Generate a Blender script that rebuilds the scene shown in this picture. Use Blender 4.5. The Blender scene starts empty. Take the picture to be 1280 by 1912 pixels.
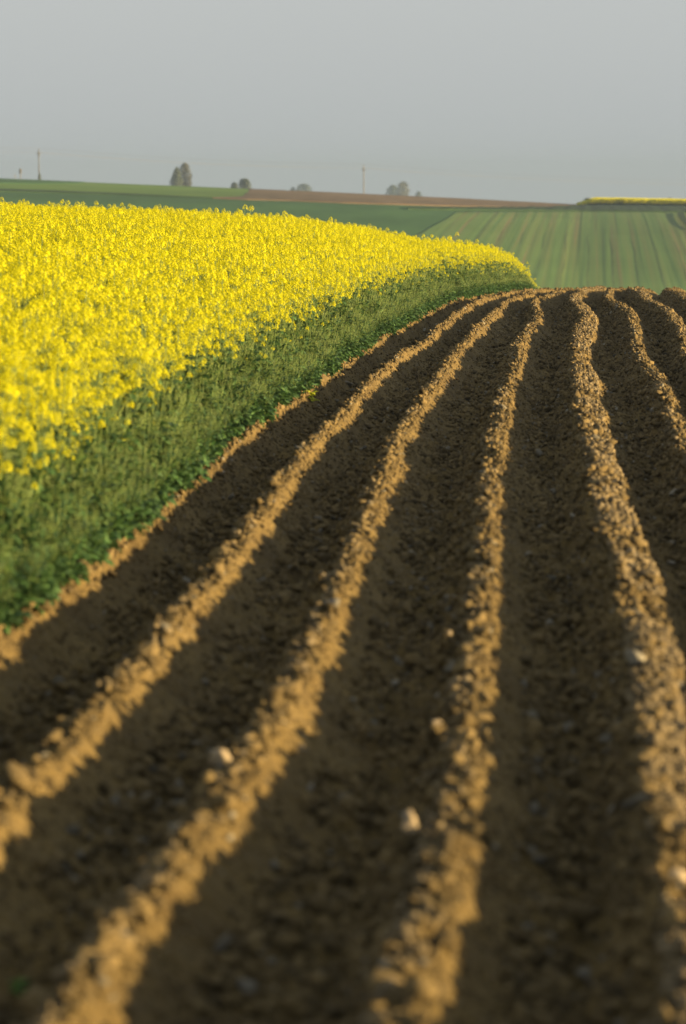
import bpy, math, random
import numpy as np

rng = np.random.default_rng(11)
random.seed(5)
scene = bpy.context.scene
COL = scene.collection
R = math.radians

# ------------------------------------------------------------------ camera
CAM_H = 2.1
PITCH = math.atan(616 / 5333)
cam_d = bpy.data.cameras.new('camera')
cam = bpy.data.objects.new('camera', cam_d)
COL.objects.link(cam)
cam.location = (0, 0, CAM_H)
cam.rotation_euler = (math.pi / 2 - PITCH, 0, 0)
cam_d.sensor_fit = 'HORIZONTAL'
cam_d.sensor_width = 24.0
cam_d.lens = 100.0
cam_d.clip_start = 0.1
cam_d.clip_end = 8000
cam_d.dof.use_dof = True
cam_d.dof.focus_distance = 40.0
cam_d.dof.aperture_fstop = 2.3
cam_d.dof.aperture_blades = 9
scene.camera = cam

# ------------------------------------------------------------------ light
SUN_EL, SUN_AZ = 7.0, 97.0            # azimuth clockwise from the view direction
world = bpy.data.worlds.new('World')
scene.world = world
world.use_nodes = True
wn = world.node_tree.nodes; wl = world.node_tree.links
wn.clear()
out = wn.new('ShaderNodeOutputWorld')
bg = wn.new('ShaderNodeBackground')
sky = wn.new('ShaderNodeTexSky')
sky.sky_type = 'NISHITA'
sky.sun_disc = False
sky.sun_elevation = R(SUN_EL)
sky.sun_rotation = R(SUN_AZ)
sky.altitude = 150
sky.air_density = 1.6
sky.dust_density = 4.0
sky.ozone_density = 1.5
hs = wn.new('ShaderNodeHueSaturation')
hs.inputs['Saturation'].default_value = 0.35
hs.inputs['Value'].default_value = 0.72
mixw = wn.new('ShaderNodeMix'); mixw.data_type = 'RGBA'
mixw.inputs[0].default_value = 0.60
# thin veil of even high haze over the whole sky
mixw.inputs[7].default_value = (3.86, 4.10, 4.14, 1)
wl.new(sky.outputs[0], hs.inputs['Color'])
wl.new(hs.outputs[0], mixw.inputs[6])
wl.new(mixw.outputs[2], bg.inputs[0])
bg.inputs[1].default_value = 0.05
# below the horizon the sky goes on as it is at the horizon
tc = wn.new('ShaderNodeTexCoord'); sep = wn.new('ShaderNodeSeparateXYZ'); cmb = wn.new('ShaderNodeCombineXYZ')
mx = wn.new('ShaderNodeMath'); mx.operation = 'MAXIMUM'; mx.inputs[1].default_value = 0.012
wl.new(tc.outputs['Generated'], sep.inputs[0])
wl.new(sep.outputs[0], cmb.inputs[0]); wl.new(sep.outputs[1], cmb.inputs[1])
wl.new(sep.outputs[2], mx.inputs[0]); wl.new(mx.outputs[0], cmb.inputs[2])
wl.new(cmb.outputs[0], sky.inputs[0])
wl.new(bg.outputs[0], out.inputs[0])

sun_d = bpy.data.lights.new('sun', 'SUN')
sun_d.energy = 5.0
sun_d.angle = R(1.3)
sun_d.color = (1.0, 0.72, 0.33)
sun = bpy.data.objects.new('sun', sun_d)
COL.objects.link(sun)
sun.rotation_euler = (R(90 - SUN_EL), 0, R(180 - SUN_AZ))
sun.location = (60, -5, 30)

scene.view_settings.view_transform = 'Standard'
scene.view_settings.look = 'None'
scene.view_settings.exposure = 2.0
scene.view_settings.gamma = 1.0
scene.view_settings.use_curve_mapping = False
cy = scene.cycles
cy.max_bounces = 6; cy.diffuse_bounces = 3; cy.glossy_bounces = 2
cy.transmission_bounces = 4; cy.volume_bounces = 0; cy.transparent_max_bounces = 6
cy.use_denoising = True
try:
    cy.denoiser = 'OPENIMAGEDENOISE'
except Exception:
    pass
cy.use_adaptive_sampling = False

# ------------------------------------------------------------------ helpers
F = 5333.0
CP, SP = math.cos(PITCH), math.sin(PITCH)

def ray(px, py):
    xc = (px - 640) / F; yc = -(py - 956) / F
    dy = CP + yc * SP; dz = -SP + yc * CP
    return xc / dy, dz / dy                # X and Z gained per metre of Y

def tag(o, label=None, cat=None, group=None, kind=None):
    if label: o['label'] = label
    if cat: o['category'] = cat
    if group: o['group'] = group
    if kind: o['kind'] = kind
    return o

def np_mesh(name, V, Fc, smooth=True):
    """V (n,3); Fc (m,3) or (m,4) index array."""
    me = bpy.data.meshes.new(name)
    V = np.asarray(V, np.float32); Fc = np.asarray(Fc, np.int32)
    k = Fc.shape[1]
    me.vertices.add(len(V)); me.vertices.foreach_set('co', V.ravel())
    me.loops.add(Fc.size); me.loops.foreach_set('vertex_index', Fc.ravel())
    me.polygons.add(len(Fc))
    me.polygons.foreach_set('loop_start', np.arange(0, Fc.size, k, dtype=np.int32))
    me.polygons.foreach_set('loop_total', np.full(len(Fc), k, np.int32))
    if smooth:
        me.polygons.foreach_set('use_smooth', np.ones(len(Fc), bool))
    me.update(calc_edges=True)
    return me

def add_obj(name, me, mat=None, parent=None):
    o = bpy.data.objects.new(name, me)
    if mat is not None and not me.materials:
        me.materials.append(mat)
    COL.objects.link(o)
    if parent is not None: o.parent = parent
    return o

def empty(name, loc=(0, 0, 0)):
    o = bpy.data.objects.new(name, None)
    o.empty_display_size = 0.2
    COL.objects.link(o); o.location = loc
    return o

def grid_faces(nr, nc):
    i = np.arange((nr - 1) * (nc - 1)); r = i // (nc - 1); c = i % (nc - 1)
    a = r * nc + c
    return np.stack([a, a + 1, a + nc + 1, a + nc], 1)

def _h(ix, iy, seed):
    n = (ix.astype(np.int64) * 374761393 + iy.astype(np.int64) * 668265263 + seed * 974711) & 0xffffffff
    n = ((n ^ (n >> 13)) * 1274126177) & 0xffffffff
    n = n ^ (n >> 16)
    return (n & 0xffffff) / float(0xffffff)

def vnoise(x, y, seed=0):
    ix = np.floor(x); iy = np.floor(y); fx = x - ix; fy = y - iy
    fx = fx * fx * (3 - 2 * fx); fy = fy * fy * (3 - 2 * fy)
    a = _h(ix, iy, seed); b = _h(ix + 1, iy, seed); c = _h(ix, iy + 1, seed); d = _h(ix + 1, iy + 1, seed)
    return (a + (b - a) * fx) * (1 - fy) + (c + (d - c) * fx) * fy - 0.5

def fbm(x, y, seed=0, octv=3, gain=.5):
    s = 0; a = 1
    for k in range(octv):
        s = s + a * vnoise(x * 2 ** k + 17.3 * k, y * 2 ** k - 9.1 * k, seed + k); a *= gain
    return s

def lumps(x, y, seed=0):
    """rounded clods of random size, 0..1"""
    ix = np.floor(x); iy = np.floor(y); best = np.zeros_like(x)
    for dx in (-1, 0, 1):
        for dy in (-1, 0, 1):
            cx = ix + dx; cy_ = iy + dy
            px = cx + _h(cx, cy_, seed); py = cy_ + _h(cx, cy_, seed + 7)
            r = .25 + .6 * _h(cx, cy_, seed + 13) ** 2
            d2 = ((x - px) ** 2 + (y - py) ** 2) / (r * r)
            best = np.maximum(best, r * np.sqrt(np.clip(1 - d2, 0, 1)))
    return best

def sstep(a, b, x):
    t = np.clip((x - a) / (b - a), 0, 1)
    return t * t * (3 - 2 * t)

# ------------------------------------------------------------------ terrain
def H_near(X, Y):
    v = X - .078 * Y + 2.6
    w = np.clip(-v - .5, 0, None); w = w * w / (w + 1); w = np.minimum(w, 22)
    return .033 * w + .398 * (1 - np.exp(-w / 1.207)) - .00052 / (1 + w / 24.5) ** 1.423 * np.clip(Y - 38 - .14 * w, 0, 130) ** 2 - .0017 * np.clip(Y - 76, 0, 20) ** 2

SKX = [-900, 0, 300, 520, 700, 1075, 1280, 2200]
SKY_ = [318, 335, 347, 356, 364, 383, 386, 392]
TY = [120, 150, 190, 250, 290, 320, 370, 420, 470, 520, 560]
TR = [600, 640, 666, 620, 577, 537, 475, 430, 401, 390, 386]
TL = [455, 486, 497, 463, 437, 416, 383, 360, 347, 339, 335]
_yy = np.arange(120, 561, 2.0)
def _smooth(a, k=9):
    p = np.pad(a, k, mode='reflect', reflect_type='odd')
    return np.convolve(p, np.ones(2 * k + 1) / (2 * k + 1), 'same')[k:-k]
_tr = _smooth(np.interp(_yy, TY, TR)); _tl = _smooth(np.interp(_yy, TY, TL))

def far_row(px, Y):
    ys = np.interp(px, SKX, SKY_)
    s = np.clip((ys - 335) / 51.0, -.4, 1.1)
    return np.interp(Y, _yy, _tl) * (1 - s) + np.interp(Y, _yy, _tr) * s, ys

def H_far(X, Y):
    Yc = np.maximum(Y, 120)
    px = 640 + 5300 * np.clip(X / Yc, -.32, .32)
    y, ys = far_row(px, np.minimum(Yc, 560))
    over = np.clip(Yc - 560, 0, None)
    z = 2.1 - (y - 340) / F * Yc - .0035 * over
    return z + .06 * fbm(X / 25, Y / 40, 3) * np.clip((Yc - 150) / 200, 0, 1)

def H(X, Y):
    X = np.asarray(X, float); Y = np.asarray(Y, float)
    w = sstep(92, 190, Y)
    return H_near(X, Y) * (1 - w) + H_far(X, Y) * w

def far_at(px, py):
    """distance at which the line of sight through a photograph point meets the far slope"""
    Ys = np.arange(190, 561, 1.0)
    y = np.array([far_row(px, q)[0] for q in Ys])
    y = np.minimum.accumulate(y)
    return float(np.interp(-py, -y, Ys))

# ------------------------------------------------------------------ the lines of the ridges
TRACE = {
 0: [(-60, 1240), (0, 1190), (130, 1095), (240, 1010), (330, 932), (420, 852), (500, 778), (571, 733), (640, 688), (695, 642), (768, 602), (852, 560), (940, 546)],
 1: [(-60, 1560), (0, 1490), (100, 1395), (170, 1320), (250, 1235), (330, 1140), (400, 1060), (450, 1000), (520, 910), (600, 815), (661, 757), (751, 662), (802, 634), (850, 590), (878, 565), (913, 553), (937, 547), (975, 543)],
 2: [(90, 1895), (200, 1730), (300, 1610), (400, 1480), (500, 1330), (565, 1220), (615, 1110), (665, 1010), (702, 930), (735, 850), (785, 752), (858, 656), (889, 618), (905, 603), (922, 588), (935, 579), (944, 563), (970, 555), (981, 548), (1020, 543)],
 3: [(745, 1895), (795, 1720), (835, 1560), (858, 1450), (878, 1300), (895, 1150), (908, 1000), (927, 860), (952, 740), (962, 700), (969, 678), (970, 655), (980, 632), (997, 610), (1012, 588), (999, 572), (1000, 561), (1028, 553), (1058, 543)],
 4: [(1300, 1760), (1252, 1500), (1235, 1350), (1210, 1200), (1180, 1090), (1150, 980), (1120, 850), (1100, 750), (1092, 702), (1083, 672), (1086, 642), (1098, 612), (1102, 596), (1088, 578), (1074, 558), (1094, 543)],
 5: [(1300, 850), (1270, 790), (1243, 729), (1228, 696), (1206, 673), (1196, 650), (1192, 625), (1186, 603), (1178, 583), (1156, 570), (1136, 557), (1143, 543)],
 6: [(1310, 690), (1280, 628), (1266, 607), (1256, 591), (1240, 576), (1214, 565), (1205, 552), (1175, 543)],
 7: [(1310, 575), (1278, 558), (1249, 543)],
}
YG = np.exp(np.linspace(math.log(3.0), math.log(130.0), 900))
NR = 12

def hit(px, py, dz=0.0):
    sx, sz = ray(px, py)
    ys = np.linspace(4, 74, 7000)
    d = (CAM_H + sz * ys) - (H_near(sx * ys, ys) + dz)
    k = np.argmax(d < 0) if (d < 0).any() else int(np.argmin(d))
    return sx * ys[k], ys[k]

RX = np.zeros((NR, len(YG)))
END_SLOPE = .15
base4 = None
def trace_curve(n):
    pts = sorted({round(hit(*p)[1], 3): hit(*p)[0] for p in TRACE[n]}.items())
    return np.array([p[0] for p in pts]), np.array([p[1] for p in pts])

def smooth_log(x):
    k = 2
    ker = np.hanning(2 * k + 3)[1:-1]; ker /= ker.sum()
    p = np.pad(x, k, mode='reflect', reflect_type='odd')
    return np.convolve(p, ker, 'valid')

c4y, c4x = trace_curve(4)
def extend(ys, xs, near_slope, far_slope=END_SLOPE):
    y = YG; x = np.interp(y, ys, xs)
    x = np.where(y < ys[0], xs[0] + (y - ys[0]) * near_slope, x)
    x = np.where(y > ys[-1], xs[-1] + (y - ys[-1]) * far_slope, x)
    return smooth_log(x)
for n in range(5):
    a, b = trace_curve(n)
    RX[n] = extend(a, b, .07, .105 if n == 0 else END_SLOPE)
for n in (5, 6, 7):
    a, b = trace_curve(n)
    off = b - np.interp(a, YG, RX[n - 1])
    o = np.interp(YG, a, off)
    o = np.where(YG < a[0], off[0] + (0.72 - off[0]) * np.clip((a[0] - YG) / 14, 0, 1), o)
    RX[n] = smooth_log(RX[n - 1] + o)
for n in range(8, NR):
    RX[n] = RX[n - 1] + .71 + .07 * smooth_log(fbm(YG / 6, YG * 0 + n, n))
for n in range(NR):
    RX[n] += .035 * fbm(YG / 2.3, YG * 0 + 3.1 * n, 400 + n, 2) * np.clip(YG / 15, .4, 1.6) * (1 - .75 * sstep(34, 44, YG))
for n, k_ in ((0, .03), (1, .06), (2, .065), (3, .06), (4, .03)):
    RX[n] += k_ * (1 - sstep(11, 26, YG))
# keep neighbours a sensible distance apart
for n in range(1, NR):
    RX[n] = np.maximum(RX[n], RX[n - 1] + np.where(YG < 60, .52, .34))

def X_of(t, Y):
    """world X of ridge coordinate t (0 = ridge beside the rape, 1 = next ...)"""
    t = np.asarray(t, float); Y = np.asarray(Y, float)
    yi = np.interp(Y, YG, np.arange(len(YG))); y0 = np.clip(yi.astype(int), 0, len(YG) - 2); fy = yi - y0
    def rx(n):
        n = np.clip(n, 0, NR - 1)
        return RX[n, y0] * (1 - fy) + RX[n, y0 + 1] * fy
    t0 = np.clip(np.floor(t).astype(int), 0, NR - 2)
    a = rx(t0); b = rx(t0 + 1)
    return np.where(t < 0, rx(t0 * 0) + t * .7, a + (b - a) * (t - t0))

def t_of(X, Y):
    X = np.asarray(X, float); Y = np.asarray(Y, float)
    r = np.stack([np.interp(Y, YG, RX[n]) for n in range(NR)])
    t = np.where(X < r[0], (X - r[0]) / .7, 0.0)
    for n in range(NR - 1):
        m = (X >= r[n]) & (X < r[n + 1])
        t = np.where(m, n + (X - r[n]) / (r[n + 1] - r[n]), t)
    return np.where(X >= r[-1], NR - 1, t)

DEPTH = .30
PLAT = [.03, .025, .03, .035, .12, .065, .10, .05, .08, .05, .12, .05]
def profile(t, Y):
    """height of the worked soil relative to the crest level, no lumps"""
    fl = np.floor(t); fr = t - fl
    n = np.clip(np.where(fr < .57, fl, fl + 1), 0, NR - 1).astype(int)
    wig = .035 * fbm(Y * 1.3, n * 5.0, 21, 2)
    s = t - n - wig * (np.abs(t - n) < .4)
    pl = np.array(PLAT)[n] * (1 + .9 * fbm(Y * 1.6, n * 3.3, 31, 3))
    a = np.abs(s)
    e = np.where(s > 0, .55, .41)
    q = np.clip((a - pl) / (e - pl), 0, 1)
    # right flank planed by the share: steep on top, easing to the bottom; left flank rougher
    zr = q * (1.55 - .55 * q)
    zl = .12 * np.clip(q / .34, 0, 1) + .88 * (1 - (1 - np.clip((q - .30) / .70, 0, 1)) ** 1.5)
    z = -DEPTH * np.where(s > 0, zr, zl)
    z = z + .010 * (n == 4) - np.clip(s, -pl, pl) * np.where((n == 4) | (n == 6), .20, .12)
    hv = .052 * fbm(Y * .8, n * 7.7, 41, 2) + .022 * fbm(Y * 3.3, n * 4.1, 43, 3)
    z = z + (hv - .066 * (n == 0)) * (1 - q)
    z = np.where(t < 0, np.maximum(z, -.02 - .02 * np.clip(-t / .3, 0, 1)), z)
    return z, s, q

def soil_z(t, Y, X=None):
    if X is None: X = X_of(t, Y)
    z, s, q = profile(t, Y)
    rough = np.where(s > 0, .34 + .78 * sstep(.35, .8, q), 1.1)
    rough = np.where((q < .08) & (s > -.02), .6, rough)
    z = z + rough * (.034 * fbm(X * 7, Y * 7, 51, 3) + .030 * lumps(X / .085, Y / .085, 61) * (fbm(X * 2, Y * 2, 55, 2) > -.18)
                     + .018 * lumps(X / .045, Y / .045, 71) + .013 * fbm(X * 42, Y * 34, 81, 2))
    z = z + sstep(.35, .85, q) * (.070 * lumps(X / .15, Y / .15, 65) + .045 * lumps(X / .08, Y / .08, 66) + .05 * fbm(X * 4, Y * 4, 57, 2)) * np.where(s > 0, .8, 1)
    # fine striations down the planed face
    z = z + np.where(s > 0, .020, .004) * fbm(X * 5 + Y * 4, Y * 20, 91, 2)
    return z + H_near(X, Y)

# ------------------------------------------------------------------ materials
def new_mat(name):
    m = bpy.data.materials.new(name); m.use_nodes = True
    n = m.node_tree.nodes; l = m.node_tree.links
    b = n['Principled BSDF']
    return m, n, l, b

def ramp(n, stops):
    r = n.new('ShaderNodeValToRGB'); e = r.color_ramp.elements
    e[0].position, e[0].color = stops[0][0], (*stops[0][1], 1)
    e[1].position, e[1].color = stops[-1][0], (*stops[-1][1], 1)
    for p, c in stops[1:-1]:
        k = e.new(p); k.color = (*c, 1)
    return r

def noise(n, l, scale, detail=4, rough=.55, vec=None, dist=0):
    t = n.new('ShaderNodeTexNoise'); t.inputs['Scale'].default_value = scale
    t.inputs['Detail'].default_value = detail; t.inputs['Roughness'].default_value = rough
    t.inputs['Distortion'].default_value = dist
    if vec is not None: l.new(vec, t.inputs['Vector'])
    return t

def mat_soil():
    m, n, l, b = new_mat('soil')
    tc = n.new('ShaderNodeTexCoord')
    a = noise(n, l, 1.4, 5, .6, tc.outputs['Object'])
    c = noise(n, l, 38, 6, .65, tc.outputs['Object'])
    r1 = ramp(n, [(.30, (.074, .051, .020)), (.52, (.106, .075, .028)), (.72, (.150, .107, .043))])
    l.new(a.outputs[0], r1.inputs[0])
    r2 = ramp(n, [(.28, (.45, .45, .45)), (.50, (1, 1, 1)), (.75, (1.55, 1.52, 1.48))])
    l.new(c.outputs[0], r2.inputs[0])
    mu = n.new('ShaderNodeMix'); mu.data_type = 'RGBA'; mu.blend_type = 'MULTIPLY'; mu.inputs[0].default_value = 1
    l.new(r1.outputs[0], mu.inputs[6]); l.new(r2.outputs[0], mu.inputs[7])
    # pale specks of small stone
    vo = n.new('ShaderNodeTexVoronoi'); vo.inputs['Scale'].default_value = 22
    l.new(tc.outputs['Object'], vo.inputs['Vector'])
    r3 = ramp(n, [(.10, (1, 1, 1)), (.16, (0, 0, 0))]); l.new(vo.outputs['Distance'], r3.inputs[0])
    mm = n.new('ShaderNodeMix'); mm.data_type = 'RGBA'
    mm.inputs[7].default_value = (.165, .14, .10, 1)
    l.new(r3.outputs[0], mm.inputs[0]); l.new(mu.outputs[2], mm.inputs[6])
    l.new(mm.outputs[2], b.inputs['Base Color'])
    b.inputs['Roughness'].default_value = .95
    b.inputs['Specular IOR Level'].default_value = .15
    bp = n.new('ShaderNodeBump'); bp.inputs['Strength'].default_value = .9; bp.inputs['Distance'].default_value = .012
    d = noise(n, l, 55, 8, .7, tc.outputs['Object'])
    l.new(d.outputs[0], bp.inputs['Height']); l.new(bp.outputs[0], b.inputs['Normal'])
    return m

def mat_stone(name, c0, c1):
    m, n, l, b = new_mat(name)
    oi = n.new('ShaderNodeObjectInfo'); tc = n.new('ShaderNodeTexCoord')
    a = noise(n, l, 45, 6, .6, tc.outputs['Object'])
    r = ramp(n, [(.3, c0), (.7, c1)]); l.new(a.outputs[0], r.inputs[0])
    hs_ = n.new('ShaderNodeHueSaturation')
    mr = n.new('ShaderNodeMapRange'); mr.inputs[3].default_value = .5; mr.inputs[4].default_value = 1.5
    l.new(oi.outputs['Random'], mr.inputs[0]); l.new(mr.outputs[0], hs_.inputs['Value'])
    l.new(r.outputs[0], hs_.inputs['Color']); l.new(hs_.outputs[0], b.inputs['Base Color'])
    b.inputs['Roughness'].default_value = .9
    b.inputs['Specular IOR Level'].default_value = .2
    bp = n.new('ShaderNodeBump'); bp.inputs['Strength'].default_value = .6; bp.inputs['Distance'].default_value = .006
    l.new(a.outputs[0], bp.inputs['Height']); l.new(bp.outputs[0], b.inputs['Normal'])
    return m

def mat_leaf(name, c0, c1, trans=.3, rough=.55, spec=.3, vary=.25, scale=9.0):
    m = bpy.data.materials.new(name); m.use_nodes = True
    n = m.node_tree.nodes; l = m.node_tree.links
    b = n['Principled BSDF']; o = n['Material Output']
    oi = n.new('ShaderNodeObjectInfo'); tc = n.new('ShaderNodeTexCoord')
    a = noise(n, l, scale, 2, .5, tc.outputs['Object'])
    r = ramp(n, [(.32, c0), (.68, c1)]); l.new(a.outputs[0], r.inputs[0])
    h = n.new('ShaderNodeHueSaturation')
    mr = n.new('ShaderNodeMapRange'); mr.inputs[3].default_value = 1 - vary; mr.inputs[4].default_value = 1 + vary
    l.new(oi.outputs['Random'], mr.inputs[0]); l.new(mr.outputs[0], h.inputs['Value'])
    l.new(r.outputs[0], h.inputs['Color'])
    l.new(h.outputs[0], b.inputs['Base Color'])
    b.inputs['Roughness'].default_value = rough; b.inputs['Specular IOR Level'].default_value = spec
    t = n.new('ShaderNodeBsdfTranslucent'); l.new(h.outputs[0], t.inputs[0])
    mix = n.new('ShaderNodeMixShader'); mix.inputs[0].default_value = trans
    l.new(b.outputs[0], mix.inputs[1]); l.new(t.outputs[0], mix.inputs[2]); l.new(mix.outputs[0], o.inputs[0])
    return m

def mat_field(name, stops, scale_v, scale_y, fine=None, tram=None):
    """crop or soil seen far off; streaks run along the rows, which keep the direction of the near ridges"""
    m, n, l, b = new_mat(name)
    tc = n.new('ShaderNodeTexCoord'); sp = n.new('ShaderNodeSeparateXYZ')
    l.new(tc.outputs['Object'], sp.inputs[0])
    ma = n.new('ShaderNodeMath'); ma.operation = 'MULTIPLY_ADD'; ma.inputs[1].default_value = -.088
    l.new(sp.outputs[1], ma.inputs[0]); l.new(sp.outputs[0], ma.inputs[2])
    cb = n.new('ShaderNodeCombineXYZ')
    s1 = n.new('ShaderNodeMath'); s1.operation = 'MULTIPLY'; s1.inputs[1].default_value = scale_v
    s2 = n.new('ShaderNodeMath'); s2.operation = 'MULTIPLY'; s2.inputs[1].default_value = scale_y
    l.new(ma.outputs[0], s1.inputs[0]); l.new(sp.outputs[1], s2.inputs[0])
    l.new(s1.outputs[0], cb.inputs[0]); l.new(s2.outputs[0], cb.inputs[1])
    a = noise(n, l, 1, 6, .68, cb.outputs[0], 0)
    r = ramp(n, stops); l.new(a.outputs[0], r.inputs[0])
    col = r.outputs[0]
    if tram:
        w = n.new('ShaderNodeMath'); w.operation = 'PINGPONG'; w.inputs[1].default_value = tram / 2
        wob = noise(n, l, .02, 2, .5, tc.outputs['Object'])
        ad = n.new('ShaderNodeMath'); ad.operation = 'MULTIPLY_ADD'; ad.inputs[1].default_value = 2
        l.new(wob.outputs[0], ad.inputs[0]); l.new(ma.outputs[0], ad.inputs[2]); l.new(ad.outputs[0], w.inputs[0])
        rr = ramp(n, [(0, (1, 1, 1)), (.06, (1, 1, 1)), (.13, (0, 0, 0))])
        mrr = n.new('ShaderNodeMapRange'); mrr.inputs[2].default_value = tram / 2
        l.new(w.outputs[0], mrr.inputs[0]); l.new(mrr.outputs[0], rr.inputs[0])
        brk = noise(n, l, .03, 3, .6, tc.outputs['Object'])
        bm = ramp(n, [(.42, (0, 0, 0)), (.6, (.5, .5, .5))]); l.new(brk.outputs[0], bm.inputs[0])
        mk = n.new('ShaderNodeMath'); mk.operation = 'MULTIPLY'
        l.new(rr.outputs[0], mk.inputs[0]); l.new(bm.outputs[0], mk.inputs[1])
        mt = n.new('ShaderNodeMix'); mt.data_type = 'RGBA'; mt.inputs[7].default_value = (.030, .055, .026, 1)
        l.new(mk.outputs[0], mt.inputs[0]); l.new(col, mt.inputs[6]); col = mt.outputs[2]
    big = noise(n, l, .018, 3, .55, tc.outputs['Object'])
    rb = ramp(n, [(.3, (.80, .82, .80)), (.7, (1.2, 1.18, 1.15))]); l.new(big.outputs[0], rb.inputs[0])
    mu = n.new('ShaderNodeMix'); mu.data_type = 'RGBA'; mu.blend_type = 'MULTIPLY'; mu.inputs[0].default_value = 1
    l.new(col, mu.inputs[6]); l.new(rb.outputs[0], mu.inputs[7])
    l.new(mu.outputs[2], b.inputs['Base Color'])
    b.inputs['Roughness'].default_value = .9; b.inputs['Specular IOR Level'].default_value = .1
    return m

M = {}
M['soil'] = mat_soil()
M['clod'] = mat_stone('clod', (.082, .058, .025), (.140, .103, .046))
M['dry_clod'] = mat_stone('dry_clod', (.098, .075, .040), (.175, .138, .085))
M['stone'] = mat_stone('pale_stone', (.20, .155, .095), (.36, .29, .20))
M['grey_stone'] = mat_stone('grey_stone', (.115, .105, .082), (.175, .16, .13))
M['petal'] = mat_leaf('petal', (.50, .485, .004), (.59, .575, .007), .36, .6, .15, .08)
M['leaf'] = mat_leaf('leaf', (.028, .078, .018), (.084, .155, .056), .28, .5, .3, .40)
M['stem'] = mat_leaf('stem', (.090, .150, .034), (.165, .225, .065), .15, .5, .3, .2)
M['bud'] = mat_leaf('bud', (.20, .25, .02), (.29, .33, .03), .2, .6, .2, .2)
M['ground'] = mat_field('far_ground', [(.3, (0.0296, 0.0518, 0.0185)), (.7, (0.0518, 0.0666, 0.0259))], .15, .02)
M['stripe'] = mat_field('striped_crop', [(.30, (.048, .100, .034)), (.46, (.072, .130, .040)), (.58, (.090, .128, .043)), (.72, (.140, .112, .058))], .80, .0040, tram=2.9)
M['green'] = mat_field('green_crop', [(.3, (.024, .068, .024)), (.7, (.040, .096, .034))], .12, .03)
M['light'] = mat_field('light_crop', [(.3, (.062, .125, .026)), (.7, (.098, .160, .034))], .12, .03)
M['brown'] = mat_field('bare_soil', [(.3, (.088, .064, .042)), (.7, (.142, .102, .067))], .25, .05)
M['verge'] = mat_field('verge', [(.3, (0.0133, 0.0311, 0.0133)), (.7, (0.0237, 0.0481, 0.0207))], .2, .1)
M['wood'] = mat_stone('pole_wood', (.10, .095, .085), (.16, .15, .14))
M['treeleaf'] = mat_leaf('tree_leaf', (.075, .098, .062), (.110, .130, .085), .2, .6, .1, .2, .3)  # leaf colour lightened to stand in for distance haze
M['treepale'] = mat_leaf('tree_leaf_pale', (.095, .098, .058), (.135, .130, .080), .2, .6, .1, .2, .3)  # warm sunlit tint and haze paleness mixed into this leaf colour
M['bark'] = mat_stone('bark', (.10, .085, .065), (.16, .14, .11))

# ------------------------------------------------------------------ ground sheet
Yn = np.concatenate([np.arange(-300, -10, 29.0), np.arange(-10, 160, 3.0), np.arange(160, 700, 5.0), np.exp(np.linspace(math.log(700), math.log(3000), 60))])
Xn = np.sinh(np.linspace(-1, 1, 181) * 5.2) / math.sinh(5.2) * 1500
GX, GY = np.meshgrid(Xn, Yn)
GZ = H(GX, GY) - .45 * (1 - sstep(95, 125, GY)) - .05
ground = add_obj('ground', np_mesh('ground', np.stack([GX, GY, GZ], -1).reshape(-1, 3), grid_faces(len(Yn), len(Xn))), M['ground'])
tag(ground, kind='structure')

# soil under the rape
yy = np.exp(np.linspace(math.log(4), math.log(112), 260)); cc = np.linspace(0, 1, 60) ** 1.6
SY, SC = np.meshgrid(yy, cc, indexing='ij')
edge = X_of(np.full_like(yy, -.12), yy)
SX = edge[:, None] - SC * (26 + .1 * SY)
SZ = H_near(SX, SY) - .03 + .03 * fbm(SX * 5, SY * 5, 5)
o = add_obj('field_soil', np_mesh('field_soil', np.stack([SX, SY, SZ], -1).reshape(-1, 3), grid_faces(len(yy), len(cc))[:, ::-1]), M['soil'])
tag(o, kind='structure')

# ------------------------------------------------------------------ ploughed soil: one mesh per ridge
plough = empty('ploughed_field'); tag(plough, kind='structure')
Yrows = np.concatenate([np.arange(5.4, 7.0, .03), np.exp(np.linspace(math.log(7.0), math.log(58.0), 800)), np.arange(58.1, 82, .13), np.arange(82, 112, .8)])
for n in range(NR):
    m_ = 58 if n < 8 else 34
    rows_ = Yrows if n < 8 else Yrows[::2]
    lo = -.5 if n else -.35
    ts = np.linspace(n + lo, n + .5 if n < NR - 1 else n, m_)
    T, YY = np.meshgrid(ts, rows_)
    YYj = YY + .0
    XX = X_of(T, YYj)
    ZZ = soil_z(T, YYj, XX)
    # lean the lumps a little so that the surface is not a pure height field
    XX = XX + .012 * fbm(YYj * 14, T * 25, 101, 2)
    edgew = np.minimum(1, np.minimum(T - ts[0], ts[-1] - T) * 30)
    XX = X_of(T, YYj) + (XX - X_of(T, YYj)) * edgew
    add_obj('soil_ridge', np_mesh('soil_ridge', np.stack([XX, YYj, ZZ], -1).reshape(-1, 3), grid_faces(*T.shape)), M['soil'], plough)

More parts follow.
